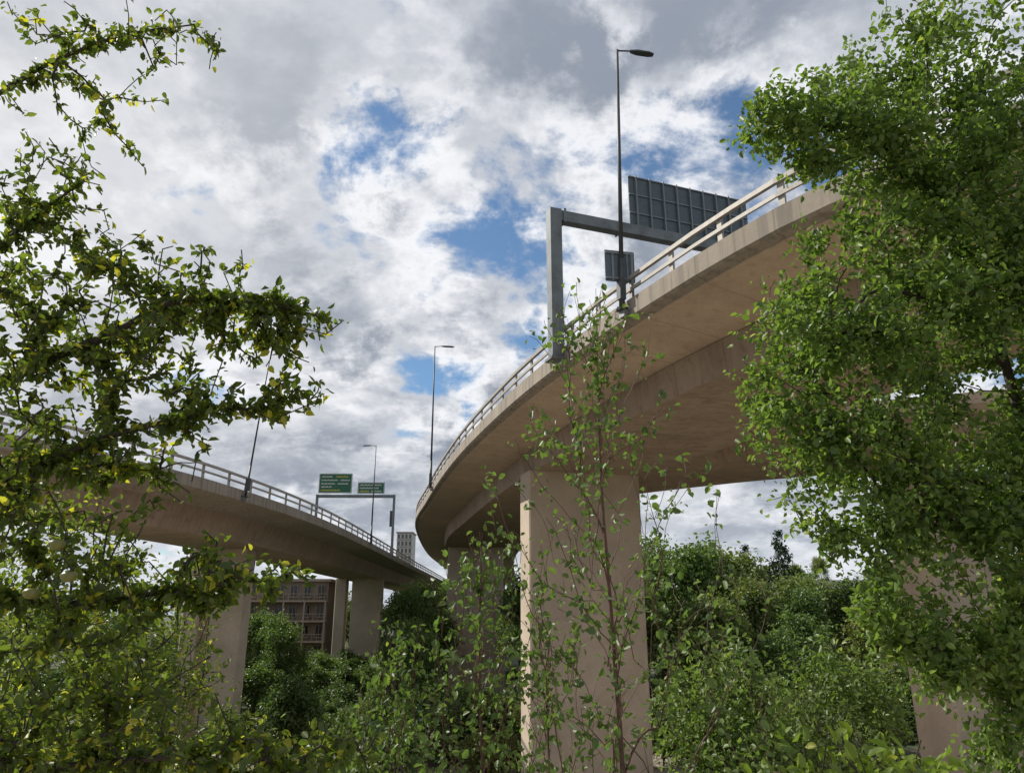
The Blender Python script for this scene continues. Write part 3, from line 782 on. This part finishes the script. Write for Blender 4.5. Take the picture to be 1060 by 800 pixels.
for (x, y, h_) in [(-15, 70, 3.0), (-17.5, 80, 3.5), (-13, 76, 3.0), (-20, 96, 4.0), (-18, 104, 4.0), (-24, 102, 5), (-15.5, 64, 2.6), (-12.5, 62, 3), (-23, 112, 5), (-19, 120, 5), (-16, 96, 5), (-27, 84, 5), (-22, 92, 4),
                   (-3.2, 60, 4.6), (-5.6, 63, 4.8), (-.8, 58, 4.2), (-5, 56, 4.2), (-7.5, 60, 4.4), (-2.5, 68, 4.0)]:
    place(x, y, float(ground_h(x, y)) + h_, 4, 1.5)
nb = 0
while nb < 100:
    y = rng.uniform(46, 112); x = rng.uniform(-.75, .7) * y
    d_ = float(np.min(np.hypot(P[:, 0] - x, P[:, 1] - y)))
    if d_ < 6.5 or np.hypot(x - 4.5, y - 47) < 7 or np.hypot(x + 22, y - 60) < 5 or np.hypot(x - 22, y - 42) < 9: continue
    low = -.25 < x / y < -.14 or -.1 < x / y < .01
    place(x, y, float(ground_h(x, y)) + (rng.uniform(2.0, 3.4) if low else rng.uniform(3.2, 6.0)), int(rng.choice([4, 4, 5])), rng.uniform(1.1, 1.5)); nb += 1

# ------------------------------------------------------------------ world
w = bpy.data.worlds.new("World"); scene.world = w; w.use_nodes = True
nt = w.node_tree; nt.nodes.clear()
out = nt.nodes.new("ShaderNodeOutputWorld"); bg = nt.nodes.new("ShaderNodeBackground"); bg.inputs[1].default_value = 0.1
nt.links.new(bg.outputs[0], out.inputs[0])
SUN_EL = math.radians(39); SUN_AZ = math.radians(-66)   # azimuth from +Y toward +X
sky = nt.nodes.new("ShaderNodeTexSky"); sky.sky_type = 'NISHITA'; sky.sun_disc = False
sky.sun_elevation = SUN_EL; sky.sun_rotation = SUN_AZ; sky.air_density = 1.0; sky.dust_density = .6; sky.ozone_density = 2.0
tc = nt.nodes.new("ShaderNodeTexCoord").outputs["Generated"]
dirn = vmath(nt, 'NORMALIZE', tc)
sx = nt.nodes.new("ShaderNodeSeparateXYZ"); nt.links.new(dirn, sx.inputs[0])
zz = math_(nt, 'ADD', math_(nt, 'MAXIMUM', sx.outputs[2], 0.0), 0.34)
cb = nt.nodes.new("ShaderNodeCombineXYZ")
nt.links.new(math_(nt, 'DIVIDE', sx.outputs[0], zz), cb.inputs[0]); nt.links.new(math_(nt, 'DIVIDE', sx.outputs[1], zz), cb.inputs[1]); cb.inputs[2].default_value = 3.7
Pp = cb.outputs[0]
SC = 5.2
n1 = noise(nt, Pp, SC, 14, 0.61, 0.15).outputs["Fac"]
n2 = noise(nt, Pp, 2.4, 7, 0.58, 0.2).outputs["Fac"]
wv = noise(nt, dirn, 8.0, 9, 0.66).outputs["Color"]
wv = vmath(nt, 'SCALE', vmath(nt, 'SUBTRACT', wv, (.5, .5, .5)), scale=.24)
wd = vmath(nt, 'ADD', dirn, wv)
tot = None
for c_, r0, st in [((-.17, .81, .566), .07, .8), ((-.10, .82, .56), .06, .7), ((-.05, .896, .442), .12, 1.0), ((.03, .91, .43), .12, 1.0), ((.10, .91, .41), .09, .95), ((.255, .806, .535), .13, 1.), ((.30, .78, .56), .10, 1.), ((-.13, .942, .308), .07, .8), ((-.05, .95, .30), .07, .8), ((.104, .718, .689), .06, .75), ((.13, .955, .27), .09, .85), ((.6, .7, .4), .25, .8)]:
    c_ = Vector(c_).normalized()
    d_ = vmath(nt, 'DISTANCE', wd, tuple(c_))
    m_ = maprange(nt, d_, r0 * .05, r0 * 1.45, st, 0)
    tot = m_ if tot is None else math_(nt, 'MAXIMUM', tot, m_)
dens = math_(nt, 'SUBTRACT', math_(nt, 'ADD', math_(nt, 'MULTIPLY', math_(nt, 'SUBTRACT', n1, .5), 1.35), 0.67), math_(nt, 'MULTIPLY', tot, 0.34))
alpha = maprange(nt, dens, 0.32, 0.56)
off = vmath(nt, 'ADD', Pp, (-.06, .03, 0))
n1b = noise(nt, off, SC, 8, 0.57, 0.15).outputs["Fac"]
n1c = noise(nt, Pp, SC, 8, 0.57, 0.15).outputs["Fac"]
relief = maprange(nt, math_(nt, 'SUBTRACT', n1b, n1c), -.06, .09)
thick = maprange(nt, dens, 0.50, 0.78)
sh = math_(nt, 'MULTIPLY', thick, maprange(nt, n2, 0.34, 0.58, .15, 1.0))
ccol = mixc(nt, sh, (9.6, 9.7, 10.0), (2.9, 3.3, 4.0))
ccol = mixc(nt, math_(nt, 'MULTIPLY', relief, .55), ccol, (3.1, 3.5, 4.2))
hi = maprange(nt, sx.outputs[2], .5, .85, 0, .3)
ccol = mixc(nt, hi, ccol, (3.8, 4.2, 5.1))
lf = maprange(nt, vmath(nt, 'DISTANCE', dirn, tuple(Vector((-.6, .6, .5)).normalized())), .1, .7, .4, 0)
ccol = mixc(nt, lf, ccol, (9.8, 9.8, 9.8))
hz = maprange(nt, sx.outputs[2], 0.0, .2, .45, 0)
ccol = mixc(nt, hz, ccol, (7.6, 8.1, 8.8))
skyc = mixc(nt, 1.0, sky.outputs[0], (.85, 1.08, 1.2), 'MULTIPLY')
skyc = mixc(nt, .06, skyc, (4, 5, 6))
fin = mixc(nt, alpha, skyc, ccol)
nt.links.new(fin, bg.inputs[0])

# ------------------------------------------------------------------ sun
sd = bpy.data.lights.new("sun", 'SUN'); sd.energy = 5.0; sd.angle = math.radians(.6); sd.color = (1.0, .94, .84)
so = obj("sun", sd)
sv = Vector((math.sin(SUN_AZ) * math.cos(SUN_EL), math.cos(SUN_AZ) * math.cos(SUN_EL), math.sin(SUN_EL)))
so.rotation_euler = sv.to_track_quat('Z', 'Y').to_euler(); so.location = (-20, 10, 40)

# ------------------------------------------------------------------ camera
cd = bpy.data.cameras.new("camera"); cam = obj("camera", cd)
cd.sensor_width = 36; cd.lens = 26.2; cd.clip_start = .05; cd.clip_end = 6000
cam.location = (0, 0, 0); cam.rotation_euler = (math.radians(107), 0, 0)
scene.camera = cam
scene.view_settings.view_transform = 'Standard'; scene.view_settings.look = 'None'; scene.view_settings.exposure = 0
